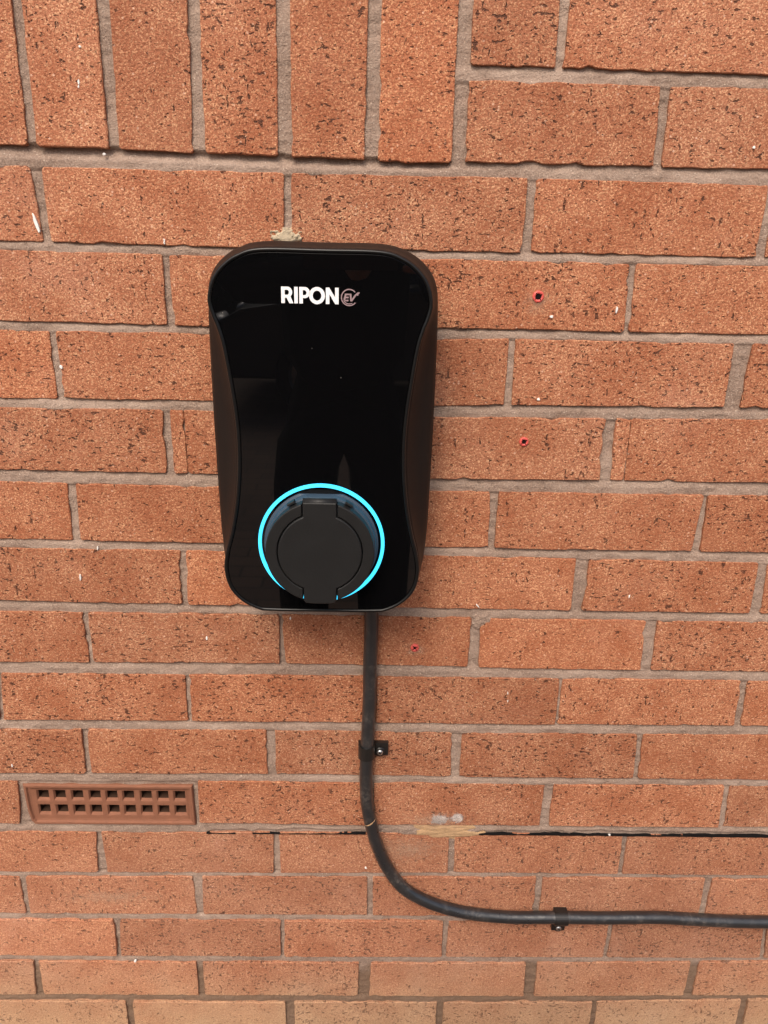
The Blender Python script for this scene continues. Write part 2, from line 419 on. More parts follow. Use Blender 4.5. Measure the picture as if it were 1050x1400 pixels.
for c in ALL:
    for ja, jb in zip(c.js, c.js[1:]):
        xm = (ja[1] + jb[0]) / 2
        if c.x0 is not None and xm < c.x0: continue
        if c.x1 is not None and xm > c.x1: continue
        if c.key == 10 and abs(xm - sum(air_x)/2) < .05: continue
        if xm < XMIN or xm > XMAX: continue
        zm = float(c.zt(xm) + c.zb(xm)) / 2
        near = abs(xm) < .66 and zm < 1.56
        part = abs(xm) < .92 and zm < 1.75
        cut = {}
        if c.key == 7 and abs(xm - W(770, 880)[0]) < .06: cut = {0: .012}
        P = brick_outline(c, ja, jb, near, cut)
        (cx, cz), rings = brick_rings(P, random.uniform(.0005, .0009), .10)
        n = len(P)
        if part:
            vs = [p for r in rings for p in r]
            fs = [tuple(range(n))] + [(a*n+i, a*n+n+i, a*n+n+(i+1) % n, a*n+(i+1) % n) for a in range(2) for i in range(n)]
            me = mesh('brick', vs, fs)
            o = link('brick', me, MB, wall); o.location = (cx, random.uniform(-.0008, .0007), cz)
            o.rotation_euler = (random.gauss(0, .004), 0, random.gauss(0, .002))
            v = max(.84, min(1.12, random.gauss(.97, .06))); hue = random.gauss(0, .022)
            o.color = (v*(1+hue*.6), v*(1-hue*.4), v*(1-hue*1.3), 1); nb += 1
        else:
            b0 = len(far_v); far_v += [(p[0]+cx, p[1], p[2]+cz) for r in rings for p in r]
            far_f += [tuple(b0+i for i in range(n))] + [(b0+a*n+i, b0+a*n+n+i, b0+a*n+n+(i+1) % n, b0+a*n+(i+1) % n) for a in range(2) for i in range(n)]
print('bricks', nb)
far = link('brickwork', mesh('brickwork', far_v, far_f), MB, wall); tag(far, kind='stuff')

# mortar: one continuous relief, bed joints struck so that they lean out towards their lower edge
fx = np.arange(-.66, .66, .0034); fz = np.arange(.13, 1.57, .0014)
gx = np.concatenate([np.linspace(XMIN, -.67, 30), fx, np.linspace(.67, XMAX, 30)])
gz = np.concatenate([np.linspace(0, .125, 14), fz, np.linspace(1.58, 2.85, 60)])
X, Z = np.meshgrid(gx, gz)
Dp = np.full(X.shape, .0028)
jn = vnoise(X.shape, (24, 10), 1) * .0009 + vnoise(X.shape, (7, 4), 2) * .0008 + vnoise(X.shape, (3, 2), 3) * .0006
left_seq = [byk['u0'], byk['s']] + [byk[i] for i in range(1, 18) if i in byk]
right_seq = [byk['u0'], byk['r0'], byk['r1'], byk['r2'], byk[1]]
beds = [(a, b, None) for a, b in zip(left_seq, left_seq[1:])] + [(a, b, 'R') for a, b in zip(right_seq, right_seq[1:])]
wob = vnoise(X.shape, (60, 40), 5)
for a, b, side in beds:
    zb, zt = a.zb(gx)[None, :], b.zt(gx)[None, :]
    t = (zb - Z) / np.maximum(zb - zt, .002)
    msk = (t > -.12) & (t < 1.12)
    if side == 'R': msk &= X > XS
    elif a.key == 's' or b.key == 's': msk &= X <= XS
    deep, lip = (.0031, .0014)
    if a.key == 's': deep, lip = .0070, .0012
    if a.key in (11, 12, 13, 14): deep, lip = .0042, .0024
    tt = np.clip((t + wob * .12), 0, 1)
    d = deep + (lip - deep) * np.clip(tt / .55, 0, 1) ** 1.3
    Dp = np.where(msk, d, Dp)
    if a.key == 10:          # open slit on the damp course under the mortar
        px0 = X[0]
        on = np.zeros(len(gx))
        for p0, p1, s in ((282, 345, .55), (345, 500, .85), (650, 780, .85), (780, 1300, 1.0)):
            x0_, x1_ = W(p0, 1135)[0], W(p1, 1140)[0]
            on = np.maximum(on, s * np.clip(np.minimum(gx - x0_, x1_ - gx) / .01, 0, 1))
        wid = (.0050 + .0016 * np.interp(gx, np.arange(-.7, .8, .02), np.random.RandomState(4).uniform(-1, 1, 75))) * on
        slit = (Z > zt - .002) & (Z < zt + wid[None, :]) & (on[None, :] > .1)
        Dp = np.where(slit, .0032, np.where(msk & (on[None, :] > .1), np.minimum(Dp, .003), Dp))
Dp = Dp + np.where(Dp < .015, np.clip(jn, -.0017, .002), 0)
Dp = np.where((X > W(42, 1100)[0]) & (X < W(262, 1100)[0]) & (Z < W(150, 1077)[1]) & (Z > W(150, 1123)[1]), .06, Dp)
h, w_ = X.shape
verts = np.stack([X, Dp, Z], -1).reshape(-1, 3)
idx = np.arange(h * w_).reshape(h, w_)
quads = np.stack([idx[:-1, :-1], idx[:-1, 1:], idx[1:, 1:], idx[1:, :-1]], -1).reshape(-1, 4)
me = bpy.data.meshes.new('mortar'); me.vertices.add(len(verts)); me.vertices.foreach_set('co', verts.ravel().astype(np.float32))
me.loops.add(quads.size); me.loops.foreach_set('vertex_index', quads.ravel().astype(np.int32))
me.polygons.add(len(quads)); me.polygons.foreach_set('loop_start', np.arange(0, quads.size, 4, dtype=np.int32))
me.update(calc_edges=True); me.validate()
link('mortar', me, MM, wall)

# damp proof course: edge of the black membrane showing under the mortar
dpc = plain('black_membrane', (.010, .009, .009), .8, spec=.1)
for p0, p1, hmm in ((282, 322, -.0006), (345, 500, -.0003), (655, 1500, .0004)):
    x0_, x1_ = W(p0, 1136)[0], W(p1, 1141)[0]; nn = int((x1_ - x0_) / .004); rk = random.Random(p0); wv_ = 0; cs = []
    for i in range(nn + 1):
        x = x0_ + (x1_ - x0_) * i / nn; wv_ = .8 * wv_ + rk.gauss(0, .0003)
        hh_ = max(-.0009, (hmm + wv_) * min(1, i / 4, (nn - i) / 4)); zt_ = float(byk[11].zt(x)) - .0010
        y_ = -.0004 - rk.uniform(0, .0006)
        cs.append([(x, .02, zt_), (x, y_, zt_), (x, y_ - .0002, zt_ + .0012 + hh_), (x, .02, zt_ + .0012 + hh_)])
    child('damp_proof_course', loft('damp_proof_course', cs, smooth=False), dpc, wall)

# dabs of newer mortar, smears and paint flecks on the wall
def dab(name, px, py, rx, rz, h, mat, seed, y0=.0015):
    cx, cz = W(px, py); n = 26; rs = np.random.RandomState(seed); nz = vnoise((n, n), (4, 4), seed) + .6 * vnoise((n, n), (2, 2), seed + 1)
    vs, fs = [], []
    for i in range(n):
        for j in range(n):
            u, v = -1 + 2*i/(n-1), -1 + 2*j/(n-1)
            r = math.hypot(u, v); e = (1 - r*1.0) + .38 * nz[i, j]
            y = y0 - h * max(-.8, min(1.0, e * 2.2)) - .0004 * nz[j, i]
            vs.append((cx + u*rx, y, cz + v*rz))
    for i in range(n-1):
        for j in range(n-1):
            fs.append((i*n+j, (i+1)*n+j, (i+1)*n+j+1, i*n+j+1))
    return child(name, mesh(name, vs, fs, True), mat, wall)
cream = plain('cream_mortar', (.58, .47, .33), .95, spec=.1, noise_amt=.25, scale=220, bump=.0012)
sandy = plain('sandy_mortar', (.56, .36, .20), .95, spec=.1, noise_amt=.25, scale=220, bump=.0012)
white = plain('white_paint', (.80, .78, .74), .6, noise_amt=.05)
dab('mortar_dab', 391, 325, .0145, .009, .004, cream, 3)
dab('mortar_dab', 612, 1138, .048, .011, .0016, sandy, 9)
dab('mortar_dab', 660, 850, .012, .010, .0012, MM, 14)
def smear(px, py, rx, rz, mat, y=-.0014):
    cx, cz = W(px, py)
    me = mesh('dust_smear', [(cx-rx, y, cz-rz), (cx+rx, y, cz-rz), (cx+rx, y, cz+rz), (cx-rx, y, cz+rz)], [(0,1,2,3)])
    uv = me.uv_layers.new(name='UVMap')
    for l, p in zip(uv.data, [(-1,-1),(1,-1),(1,1),(-1,1)]): l.uv = p
    return child('dust_smear', me, mat, wall)
dust = patch_material('white_dust', (.92, .87, .82), .05, .6, 160, 1.0)
pale = patch_material('pale_dust', (.62, .40, .27), .2, 1.2, 150, .5)
smear(601, 1119, .016, .010, dust); smear(625, 1117, .010, .010, dust); smear(600, 1121, .07, .022, pale); smear(560, 1160, .07, .03, pale)
smear(735, 412, .022, .02, pale); smear(568, 887, .02, .014, pale); smear(150, 1225, .10, .02, pale)
def fleck(px, py, wpx, hpx, lean=0.0, mat=white):
    cx, cz = W(px, py); s = 1 / 1700.0; n = 9; r = random.Random(px * 7 + py)
    P = []
    for i in range(n):
        a = 2*math.pi*i/n; q = r.uniform(.65, 1.15)
        x, zz = math.cos(a)*wpx*s*.5*q, math.sin(a)*hpx*s*.5*q
        P.append((cx + x + lean*zz, cz + zz))
    rings = [[(x, .001, zz) for x, zz in P], [(x, -.0011, zz) for x, zz in P], [(x, -.0016, zz) for x, zz in inset(P, .0003)]]
    return child('paint_fleck', loft('paint_fleck', rings), mat, wall)
for a in ((50,306,6,34,-.28),(225,330,3,10,0),(143,211,5,5,0),(110,64,4,4,0),(108,113,4,9,.1),(108,119,3,5,0),(84,502,6,7,0),(110,789,4,13,0),(283,872,4,9,0),
          (134,749,3,9,0),(17,1046,3,9,0),(843,423,4,12,.1),(860,815,3,8,.2),(185,1313,6,7,0),(653,828,3,9,-.8),(694,947,2,8,0),(694,958,2,7,0),(1030,202,5,5,0),
          (397,800+135/3,3,6,0),(754,433,6,6,0),(736,546,6,5,0),(500,1186,5,5,0),(833,1141,5,4,0)):
    fleck(*a)

# ------------------------------------------------------------------ air brick
terra = plain('terracotta', (.25, .105, .060), .75, spec=.3, noise_amt=.2, scale=90, bump=.0008)
cavity = plain('dark_cavity', (.055, .03, .02), .95, spec=.05)  # darker brown for the hole walls and the back sheet
ab0, ab1 = W(30.5, 1073), W(267, 1127)
ax0, ax1 = ab0[0], ab1[0]; az1, az0 = (W(150, 1073.5)[1]), (W(150, 1127)[1])
air = empty('air_brick', ((ax0+ax1)/2, 0, az0))
tag(air, 'terracotta air brick with two rows of square holes, set low in the wall', 'air brick')
fm = []
P = [(ax0, az1), (ax1, az1), (ax1+.001, az0), (ax0+.0075, az0), (ax0+.0035, az0+.006), (ax0+.001, az0+.02)]
Pi = inset(P, .0085); Pm = inset(P, .0035); Po = inset(P, .0012)
child('frame', loft('frame', [[(x, .05, zz) for x, zz in P], [(x, .001, zz) for x, zz in P], [(x, -.0012, zz) for x, zz in Po], [(x, -.0012, zz) for x, zz in Pm],
      [(x, .0012, zz) for x, zz in inset(P, .005)], [(x, .0022, zz) for x, zz in Pi]], cap0=False, cap1=False, smooth=False), terra, air)
# grille: bars between tapering holes
hx = [(58,60.5),(81,84.5),(105,108),(129,131),(152,155),(175,177.5),(199,200.5),(222,223.5),(245,246.5)]
holes = []
for row, py in ((0, 1088.5), (1, 1108)):
    for a in hx:
        x, zz = W(a[row], py); holes.append((x, zz))
hw, hh = .0060, .0056
gx0, gx1, gz0, gz1 = ax0 + .008, ax1 - .0075, az0 + .008, az1 - .008
vs, fs = [], []
rows_z = [sum(h[1] for h in holes[:9])/9, sum(h[1] for h in holes[9:])/9]; zc = (rows_z[0] + rows_z[1]) / 2
for r in range(2):
    zt_, zb_ = (gz1, zc) if r == 0 else (zc, gz0); zz = rows_z[r]
    xs = [h[0] for h in holes[r*9:r*9+9]]
    cuts = [gx0] + [(a+b)/2 for a, b in zip(xs, xs[1:])] + [gx1]
    for i, x in enumerate(xs):
        q = [(cuts[i], zt_), (cuts[i+1], zt_), (cuts[i+1], zb_), (cuts[i], zb_)]
        m1 = [(x-hw-.0016, zz+hh+.0014), (x+hw+.0016, zz+hh+.0014), (x+hw+.0016, zz-hh-.0030), (x-hw-.0016, zz-hh-.0030)]
        m2 = [(x-hw, zz+hh), (x+hw, zz+hh), (x+hw, zz-hh), (x-hw, zz-hh)]
        m3 = [(x-hw*.8, zz+hh*.8), (x+hw*.8, zz+hh*.8), (x+hw*.8, zz-hh*.8), (x-hw*.8, zz-hh*.8)]
        b0 = len(vs)
        for ring, y in ((q, .0016), (m1, .0018), (m2, .0042), (m3, .045)): vs += [(a, y, b) for a, b in ring]
        for a in range(3):
            for j in range(4): fs.append((b0+a*4+j, b0+a*4+(j+1) % 4, b0+a*4+4+(j+1) % 4, b0+a*4+4+j))
gm = mesh('grille', vs, fs); gm.materials.append(terra); gm.materials.append(cavity)
for i, pl in enumerate(gm.polygons): pl.material_index = 1 if i % 12 >= 8 else 0
child('grille', gm, terra, air)
child('back', mesh('back', [(ax0, .046, az0), (ax1, .046, az0), (ax1, .046, az1), (ax0, .046, az1)], [(0,1,2,3)]), cavity, air)

# ------------------------------------------------------------------ red wall plugs
redp = plain('red_plastic', (.66, .10, .08), .45, noise_amt=.15)
hole = plain('plug_hole', (.012, .008, .008), .9, spec=.05)
def ring3(cx, cz, r, y, n=24, irr=0): return [(cx + r*math.cos(2*math.pi*i/n)*(1+irr*math.sin(i*2.7)), y, cz + r*math.sin(2*math.pi*i/n)*(1+irr*math.cos(i*1.9))) for i in range(n)]
for px, py, r, rh, lab, closed in ((735.5, 405.5, .0056, .0027, 'red plastic wall plug with open hole, level with the white lettering', False),
                           (716, 603.5, .0048, .0021, 'small red wall plug in the brick level with the middle of the charger', False),
                           (567, 885, .0048, .0015, 'red wall plug in the brick just below the charger, beside the cable', True)):
    cx, cz = W(px, py); p = empty('wall_plug', (cx, 0, cz)); tag(p, lab, 'wall plug', 'red wall plugs left in the bricks')
    child('collar', loft('collar', [ring3(cx, cz, r*.92, .004), ring3(cx, cz, r, -.0014, irr=.06), ring3(cx, cz, r*.9, -.0024, irr=.05), ring3(cx, cz, rh*1.2, -.0023, irr=.1), ring3(cx, cz, rh, -.0014)], cap0=False, cap1=False), redp, p)
    child('hole', loft('hole', [ring3(cx, cz, rh*1.15, -.0016, irr=.1), ring3(cx, cz, rh*.9, -.0017, irr=.1)], cap0=True), hole, p)  # flat black disc above the brick face, standing in for the hole's shade
    for a in (.6, 2.2, 3.8, 5.4):         # split sleeve
        s, c_ = math.sin(a), math.cos(a); t = (c_*.00035, s*.00035); n_ = (-s*.0003, c_*.0003)
        v = []
        for rr_ in (rh*.9, r*.75):
            v += [(cx + c_*rr_ - s*.0004, -.00255, cz + s*rr_ + c_*.0004), (cx + c_*rr_ + s*.0004, -.00255, cz + s*rr_ - c_*.0004)]
        child('slot', mesh('slot', v, [(0, 1, 3, 2)]), hole, p)

# ------------------------------------------------------------------ the charger
XC, ZD = -.0423, GZ
PAN = [(0,-70),(50,-70.3),(70,-76.0),(82,-84.2),(90,-94),(94,-105),(95,-115),(92.3,-126),(89.3,-134),(85,-150),(80,-184),(77.2,-208.5),(76,-228),(76,-250),(77.2,-270),(80,-294),(85,-320),(91,-343),(93,-361),(89,-379.5),(78,-393.5),(63,-402),(50,-404),(0,-404.3)]
BOD = [(0,-65),(52,-65.2),(74,-71),(87.5,-79.5),(96.5,-90),(101,-102),(102.3,-115),(102.8,-126),(103,-134),(103.2,-150),(103.3,-184),(103.3,-208.5),(103.2,-228),(103,-250),(102.8,-270),(102.4,-294),(102,-320),(101,-343),(99,-363),(94,-384),(82,-398),(65,-407),(50,-409),(0,-409.3)]
def full(H, n=6):
    h = catmull([(a, b) for a, b in H], n)
    h[0] = np.array([0, H[0][1]]); pts = [(p[0], p[1]) for p in h] + [(-p[0], p[1]) for p in h[-2:0:-1]]
    return [(XC + a/1000, ZD + b/1000) for a, b in pts]
PO, BO = full(PAN), full(BOD)
def at(P, D): return [(x, -D, zz) for x, zz in P]
def lerp(A, B, s): return [(a[0]+(b[0]-a[0])*s, a[1]+(b[1]-a[1])*s) for a, b in zip(A, B)]
satin = plain('satin_black_plastic', (.012, .0098, .0088), .5, spec=.16, noise_amt=.1, scale=40, bump=.00008)
rimm = plain('black_rim', (.006, .006, .006), .3, spec=.35, noise_amt=.1)
matte = plain('matte_black_plastic', (.0125, .0125, .0125), .5, spec=.3, noise_amt=.1, scale=50, bump=.00012)
glassm = glass_black()
basem = plain('socket_plastic', (.040, .060, .085), .45, spec=.3)
glow = emit_material('cyan_light', (.045, .56, .88), 1.5)
DF = .090
charger = empty('ev_charger', (XC, 0, ZD - .409))
tag(charger, 'black glossy wall charger with waisted front, blue light ring and capped socket', 'ev charger')
hous = child('housing', loft('housing', [at(lerp(PO, BO, .0), DF - .0045), at(lerp(PO, BO, .10), DF - .010), at(lerp(PO, BO, .32), DF - .020), at(lerp(PO, BO, .60), DF - .028), at(lerp(PO, BO, .86), DF - .034),
      at(BO, DF - .040), at(BO, .03), at(inset(BO, .003), .026), at(inset(BO, .003), -.001)]), satin, charger)
child('bezel', loft('bezel', [at(PO, DF - .0055), at(PO, DF - .0016), at(inset(PO, .0006), DF - .0004), at(inset(PO, .0016), DF), at(inset(PO, .0030), DF - .0002), at(inset(PO, .0034), DF - .0016)], cap0=False, cap1=False), rimm, charger)
child('front_panel', loft('front_panel', [at(inset(PO, .0036), DF - .004), at(inset(PO, .0036), DF - .0010), at(inset(PO, .0042), DF - .0006)], smooth=False), glassm, charger)
# light ring
RC = (-.0428, GZ - .332)
def lathe(name, prof, cx=RC[0], cz=RC[1], n=96, clip=None, **kw):
    rings = []
    for r, D in prof:
        ring = []
        for i in range(n):
            a = 2*math.pi*i/n; x, zz = r*math.cos(a), r*math.sin(a)
            if clip is not None: zz = min(zz, clip)
            ring.append((cx + x, -D, cz + zz))
        rings.append(ring)
    return loft(name, rings, **kw)
child('light_ring', lathe('light_ring', [(.0594, DF-.001), (.0590, DF+.0016), (.0565, DF+.0020), (.0560, DF-.001)], cap0=False, cap1=False, smooth=False), glow, charger)
sock = child('socket_base', lathe('socket_base', [(.0535, DF-.002), (.0535, DF+.0012), (.0515, DF+.0022), (.0508, DF+.010), (.0488, DF+.0125), (.040, DF+.0125)], clip=.0495, cap0=False, smooth=False), basem, charger)
def solid(name, P, D0, D1, bev, mat, parent):
    return child(name, loft(name, [at(P, D0), at(P, D1 - bev), at(inset(P, bev*.35), D1 - bev*.35), at(inset(P, bev), D1)], smooth=False), mat, parent)
RO, RI, TW = .0496, .0392, .0161
def c_half(s):
    a0 = math.acos(TW / RO); b0 = math.acos(TW / RI); P = []
    for i in range(41):
        a = a0 - (2*a0) * i / 40; P.append((RC[0] + s*RO*math.cos(a), RC[1] + RO*math.sin(a)))
    for i in range(41):
        a = -b0 + (2*b0) * i / 40; P.append((RC[0] + s*RI*math.cos(a), RC[1] + RI*math.sin(a)))
    return P
DC = DF + .0235
cover = empty('socket_cover', (0, 0, 0)); cover.parent = charger; cover.location = Vector((0, 0, 0))
bpy.data.objects.remove(cover)
RD, TD = .0384, .0152
b0 = math.acos(TD / RD); P = [(TD, .0490)]
for i in range(41): a = b0 - 2*b0*i/40; P.append((RD*math.cos(a), RD*math.sin(a)))
P += [(TD, -.0478), (TD - .0015, -.0498)] + [(TD*.9*math.cos(a), -.0500 - .0012*math.sin(a)) for a in np.linspace(.3, math.pi-.3, 7)] + [(-TD + .0015, -.0498), (-TD, -.0478)]
for i in range(41): a = math.pi + b0 - 2*b0*i/40; P.append((RD*math.cos(a), RD*math.sin(a)))
P += [(-TD, .0490)]
P = [(RC[0]+a, RC[1]+b) for a, b in P]
cover = solid('socket_cover', P, DF + .012, DC + .0004, .0012, matte, charger)
for s in (1, -1): solid('cover_rim', c_half(s), DF + .012, DC - .0004, .0009, matte, cover)
# hinge barrel along the top of the flap
hv = [[(RC[0] + x, -(DC - .0040) - .0040*math.cos(a), RC[1] + .0478 + .0040*math.sin(a)) for a in np.linspace(0, 2*math.pi, 16, endpoint=False)] for x in (-.0150, .0150)]
child('hinge', loft('hinge', hv), matte, cover)
for s in (1, -1):
    cl = [(RC[0] + s*x, RC[1] + zz) for x, zz in ((.0225,.0455),(.0290,.0420),(.0300,.0440),(.0235,.0478))]
    if s < 0: cl = cl[::-1]
    solid('latch', cl, DF + .010, DF + .0165, .0005, matte, sock)
# lettering and emblem, flat print on the glass
ink = plain('white_print', (.86, .86, .86), .5, noise_amt=.02); ink2 = plain('rose_print', (.30, .205, .215), .5, noise_amt=.05)
l0, l1 = W(384.4, 404.5, DF), W(463, 406, DF); cap = (W(424, 392.6, DF)[1] - W(424, 415.2, DF)[1])
LX, LZ = l0[0], W(424, 415.2, DF)[1]; sc = (l1[0] - l0[0]) / 3.53
def glyph(name, loops, mat, x0, sx, z0, sz, shear=0.0, D=DF - .0002):
    cu = bpy.data.curves.new(name, 'CURVE'); cu.dimensions = '2D'; cu.fill_mode = 'BOTH'; cu.extrude = .00008
    for L in loops:
        sp = cu.splines.new('POLY'); sp.points.add(len(L)-1); sp.use_cyclic_u = True
        for p, (a, b) in zip(sp.points, L): p.co = ((a + shear*b)*sx, b*sz, 0, 1)
    t = bpy.data.objects.new('tmp', cu); col.objects.link(t)
    dg = bpy.context.evaluated_depsgraph_get(); me = bpy.data.meshes.new_from_object(t.evaluated_get(dg)); bpy.data.objects.remove(t)
    for v in me.vertices: v.co = (x0 + v.co.x, -D - v.co.z, z0 + v.co.y)
    me.materials.clear()
    return child(name, me, mat, charger)
def arc(cx, cy, rx, ry, a0, a1, n=16): return [(cx + rx*math.cos(rad(a0+(a1-a0)*i/n)), cy + ry*math.sin(rad(a0+(a1-a0)*i/n))) for i in range(n+1)]
def bowl(x): return arc(x, .68, .32, .32, 90, -90)
GL = {
 'R': (0.0, [[(0,0),(0,1)] + arc(.38, .675, .30, .325, 90, -50) + [(.74,0),(.49,0),(.33,.33),(.22,.33),(.22,0)], [(.22,.51),(.22,.81)] + arc(.35, .66, .125, .15, 90, -90)]),
 'I': (.80, [[(0,0),(0,1),(.22,1),(.22,0)]]),
 'P': (1.11, [[(0,0),(0,1)] + arc(.34, .665, .31, .335, 90, -90) + [(.22,.33),(.22,0)], [(.22,.51),(.22,.81)] + arc(.32, .66, .125, .15, 90, -90)]),
 'O': (1.71, [arc(.49, .5, .49, .52, 0, 354, 59), arc(.49, .5, .26, .30, 0, 354, 59)]),
 'N': (2.74, [[(0,0),(0,1),(.21,1),(.57,.42),(.57,1),(.79,1),(.79,0),(.58,0),(.22,.60),(.22,0)]]),
}
for ch, (ox, loops) in GL.items(): glyph('letter', loops, ink, LX + ox*sc, sc, LZ, cap)
ex, ez = W(477.5, 406.8, DF); er = .0070
glyph('emblem_ring', [arc(0, 0, 1, 1, 42, 322, 50) + arc(0, 0, .87, .87, 322, 42, 50)], ink2, ex, er, ez, er)
glyph('emblem_ring', [arc(0, 0, .80, .80, 205, 300, 24) + arc(0, 0, .70, .70, 300, 205, 24)], ink2, ex, er, ez, er)
glyph('emblem_letter', [[(0,0),(0,1),(.7,1),(.7,.8),(.25,.8),(.25,.6),(.62,.6),(.62,.4),(.25,.4),(.25,.2),(.7,.2),(.7,0)]], ink2, ex - .0052, .0062, ez - .0031, .0062, .25)
glyph('emblem_letter', [[(.27,0),(0,1),(.25,1),(.42,.3),(.72,.85),(1.05,1.18),(1.35,1.22),(1.38,1.05),(1.22,.98),(1.30,.80),(1.1,.75),(.98,.80),(.85,.55),(.55,0)]], ink2, ex - .0008, .0060, ez - .0031, .0062, .18)

# ------------------------------------------------------------------ cable and its clips
def cable_material():
    k = NT('black_cable_rubber'); tc = k.n('TexCoord').outputs['Object']
    n1 = k.noise(tc, 26, 5, .65); n2 = k.noise(tc, 240, 3, .7)
    dusty = k.math('MULTIPLY', k.step(n1, .45, .70), k.step(n2, .40, .66))
    k.l(k.mix(k.math('MULTIPLY', dusty, .6), (.016, .017, .0185), (.16, .135, .115)), k.b.inputs['Base Color'])
    k.l(k.math('MULTIPLY_ADD', n1, .3, .17), k.b.inputs['Roughness']); k.b.inputs['Specular IOR Level'].default_value = .85
    k.bump(k.noise(tc, 55, 3, .5), .0012)
    return k.m
rub = cable_material()
CR = .0078
cp = [(507.6,800),(507.5,850),(506,905),(504.4,960),(502,1005),(500.8,1040),(500.8,1070),(503,1102),(508,1130),(514.5,1152),(528,1183),(550,1212),(583,1231),(617,1243),(652,1250),(700,1253.5),(764,1254.3),(830,1254.3),(900,1255),(970,1256.5),(1050,1259.5)]
pts3 = [(W(a, b, CR)[0], W(a, b, CR)[1]) for a, b in cp]
rk = random.Random(5)
pts3 = [(x + rk.gauss(0, .0005), zz + rk.gauss(0, .0005)) for x, zz in pts3]
pts3 += [(pts3[-1][0] + .25*i, pts3[-1][1] - .002*i) for i in range(1, 8)]
path = catmull(pts3, 8)
cable = link('power_cable', tube('power_cable', [(p[0], -CR - .0003*math.sin(i*.21) - .0006, p[1]) for i, p in enumerate(path)], CR, 24), rub)
tag(cable, 'thick black cable running down from the charger and bending along the wall', 'cable')
# smear of cement on the bend of the cable
i0 = min(range(len(path)), key=lambda i: abs(path[i][0] - W(510, 1121, CR)[0]) + abs(path[i][1] - W(510, 1121, CR)[1]))
tdir = Vector((path[i0+1][0] - path[i0-1][0], 0, path[i0+1][1] - path[i0-1][1])).normalized(); adir = Vector((tdir.z, 0, -tdir.x))
vs_ = []
for i in range(9):
    a_ = -.9 + 2.1 * i / 8; cpos = Vector((path[i0][0], -CR - .0008, path[i0][1])) + tdir * (-.0035 * math.sin(a_))
    rv = (adir * -math.sin(a_) + Vector((0, -1, 0)) * math.cos(a_)) * (CR + .0004); w2 = .0011 * (1 - abs(i - 4) / 6)
    vs_ += [cpos + rv + tdir * w2, cpos + rv - tdir * w2]
child('cement_smear', mesh('cement_smear', vs_, [(2*i, 2*i+1, 2*i+3, 2*i+2) for i in range(8)]), sandy, cable)
clipm = plain('clip_plastic', (.012,.011,.010), .35, noise_amt=.15, scale=80)
steel = plain('screw_steel', (.62, .62, .60), .35, metal=1.0, noise_amt=.1)
def clip(px, py, axis, label, spx, spy):
    """one-hole clip: saddle over the cable, flat ear beside it, screw through the ear"""
    cx, cz = W(px, py, CR); root = empty('cable_clip', (cx, 0, cz)); tag(root, label, 'cable clip', 'clips holding the cable')
    r = CR + .0021; Lh = .0086
    def place(u, v, y): return (cx + v, y, cz + u) if axis == 'v' else (cx + u, y, cz - v)   # u along cable, v across (ear side +)
    prof_o = [(-r, .0)] + [(-r*math.cos(a), -CR - r*math.sin(a)) for a in np.linspace(0, math.pi, 17)] + [(r, -.0042), (r + .0012, -.0034)]
    ear = .0155
    prof = [(-r, .001)] + prof_o[1:-1] + [(r + .0006, -.0050), (r + ear, -.0050), (r + ear, .001), (r - .002, .001)]
    rings = [[place(u, v, y) for v, y in prof] for u in (-Lh, -Lh + .0006, Lh - .0006, Lh)]
    child('saddle', loft('saddle', rings, smooth=False), clipm, root)
    # raised boss and rib on the ear
    sx, sz = W(spx, spy, .006)
    n = 20
    child('boss', loft('boss', [ring3(sx, sz, .0062, -.004, n), ring3(sx, sz, .0060, -.0064, n), ring3(sx, sz, .0045, -.0068, n)]), clipm, root)
    scw = child('screw', loft('screw', [ring3(sx, sz, .0037, -.006, n), ring3(sx, sz, .0036, -.0075, n), ring3(sx, sz, .0026, -.0084, n), ring3(sx, sz, .0010, -.0087, n)]), steel, root)
    for a in (.5, .5 + math.pi/2):
        s, c_ = math.sin(a), math.cos(a); v = []
        for q, y in ((-1, -.00875), (1, -.00875)):
            v += [(sx + c_*q*.0021 - s*.0004, y, sz + s*q*.0021 + c_*.0004), (sx + c_*q*.0021 + s*.0004, y, sz + s*q*.0021 - c_*.0004)]
        child('slot', mesh('slot', v, [(0, 1, 3, 2)]), hole, scw)
clip(501.3, 1026, 'v', 'black cable clip with a screw on the upright stretch of cable', 519.5, 1028)
clip(766, 1254.5, 'h', 'black cable clip with a screw under the level stretch of cable', 763.5, 1268.5)

# ------------------------------------------------------------------ behind the camera: what the glass front mirrors
def skin(name, nodes, edges, mat, parent, sub=1):
    """nodes: (x, y, z, rx, ry); grows one continuous surface round the edges"""
    me = bpy.data.meshes.new(name); me.from_pydata([n[:3] for n in nodes], edges, []); 
    o = bpy.data.objects.new(name, me); col.objects.link(o)
    o.modifiers.new('skin', 'SKIN'); me.skin_vertices or None
    for sv_, n in zip(me.skin_vertices[0].data, nodes): sv_.radius = (n[3], n[4] if len(n) > 4 else n[3])
    me.skin_vertices[0].data[0].use_root = True
    m = o.modifiers.new('sub', 'SUBSURF'); m.levels = sub; m.render_levels = sub
    dg = bpy.context.evaluated_depsgraph_get(); me2 = bpy.data.meshes.new_from_object(o.evaluated_get(dg)); bpy.data.objects.remove(o)
    me2.polygons.foreach_set('use_smooth', [True] * len(me2.polygons)); me2.materials.clear()
    return child(name, me2, mat, parent)
PX, PY = -.06, -1.20
person = empty('person', (PX, PY, 0))
tag(person, 'person in dark clothes photographing the wall, mirrored in the charger front', 'person')
cloth = plain('dark_jacket', (.012, .012, .014), .9, spec=.1); trou = plain('dark_trousers', (.010, .010, .012), .9, spec=.1)
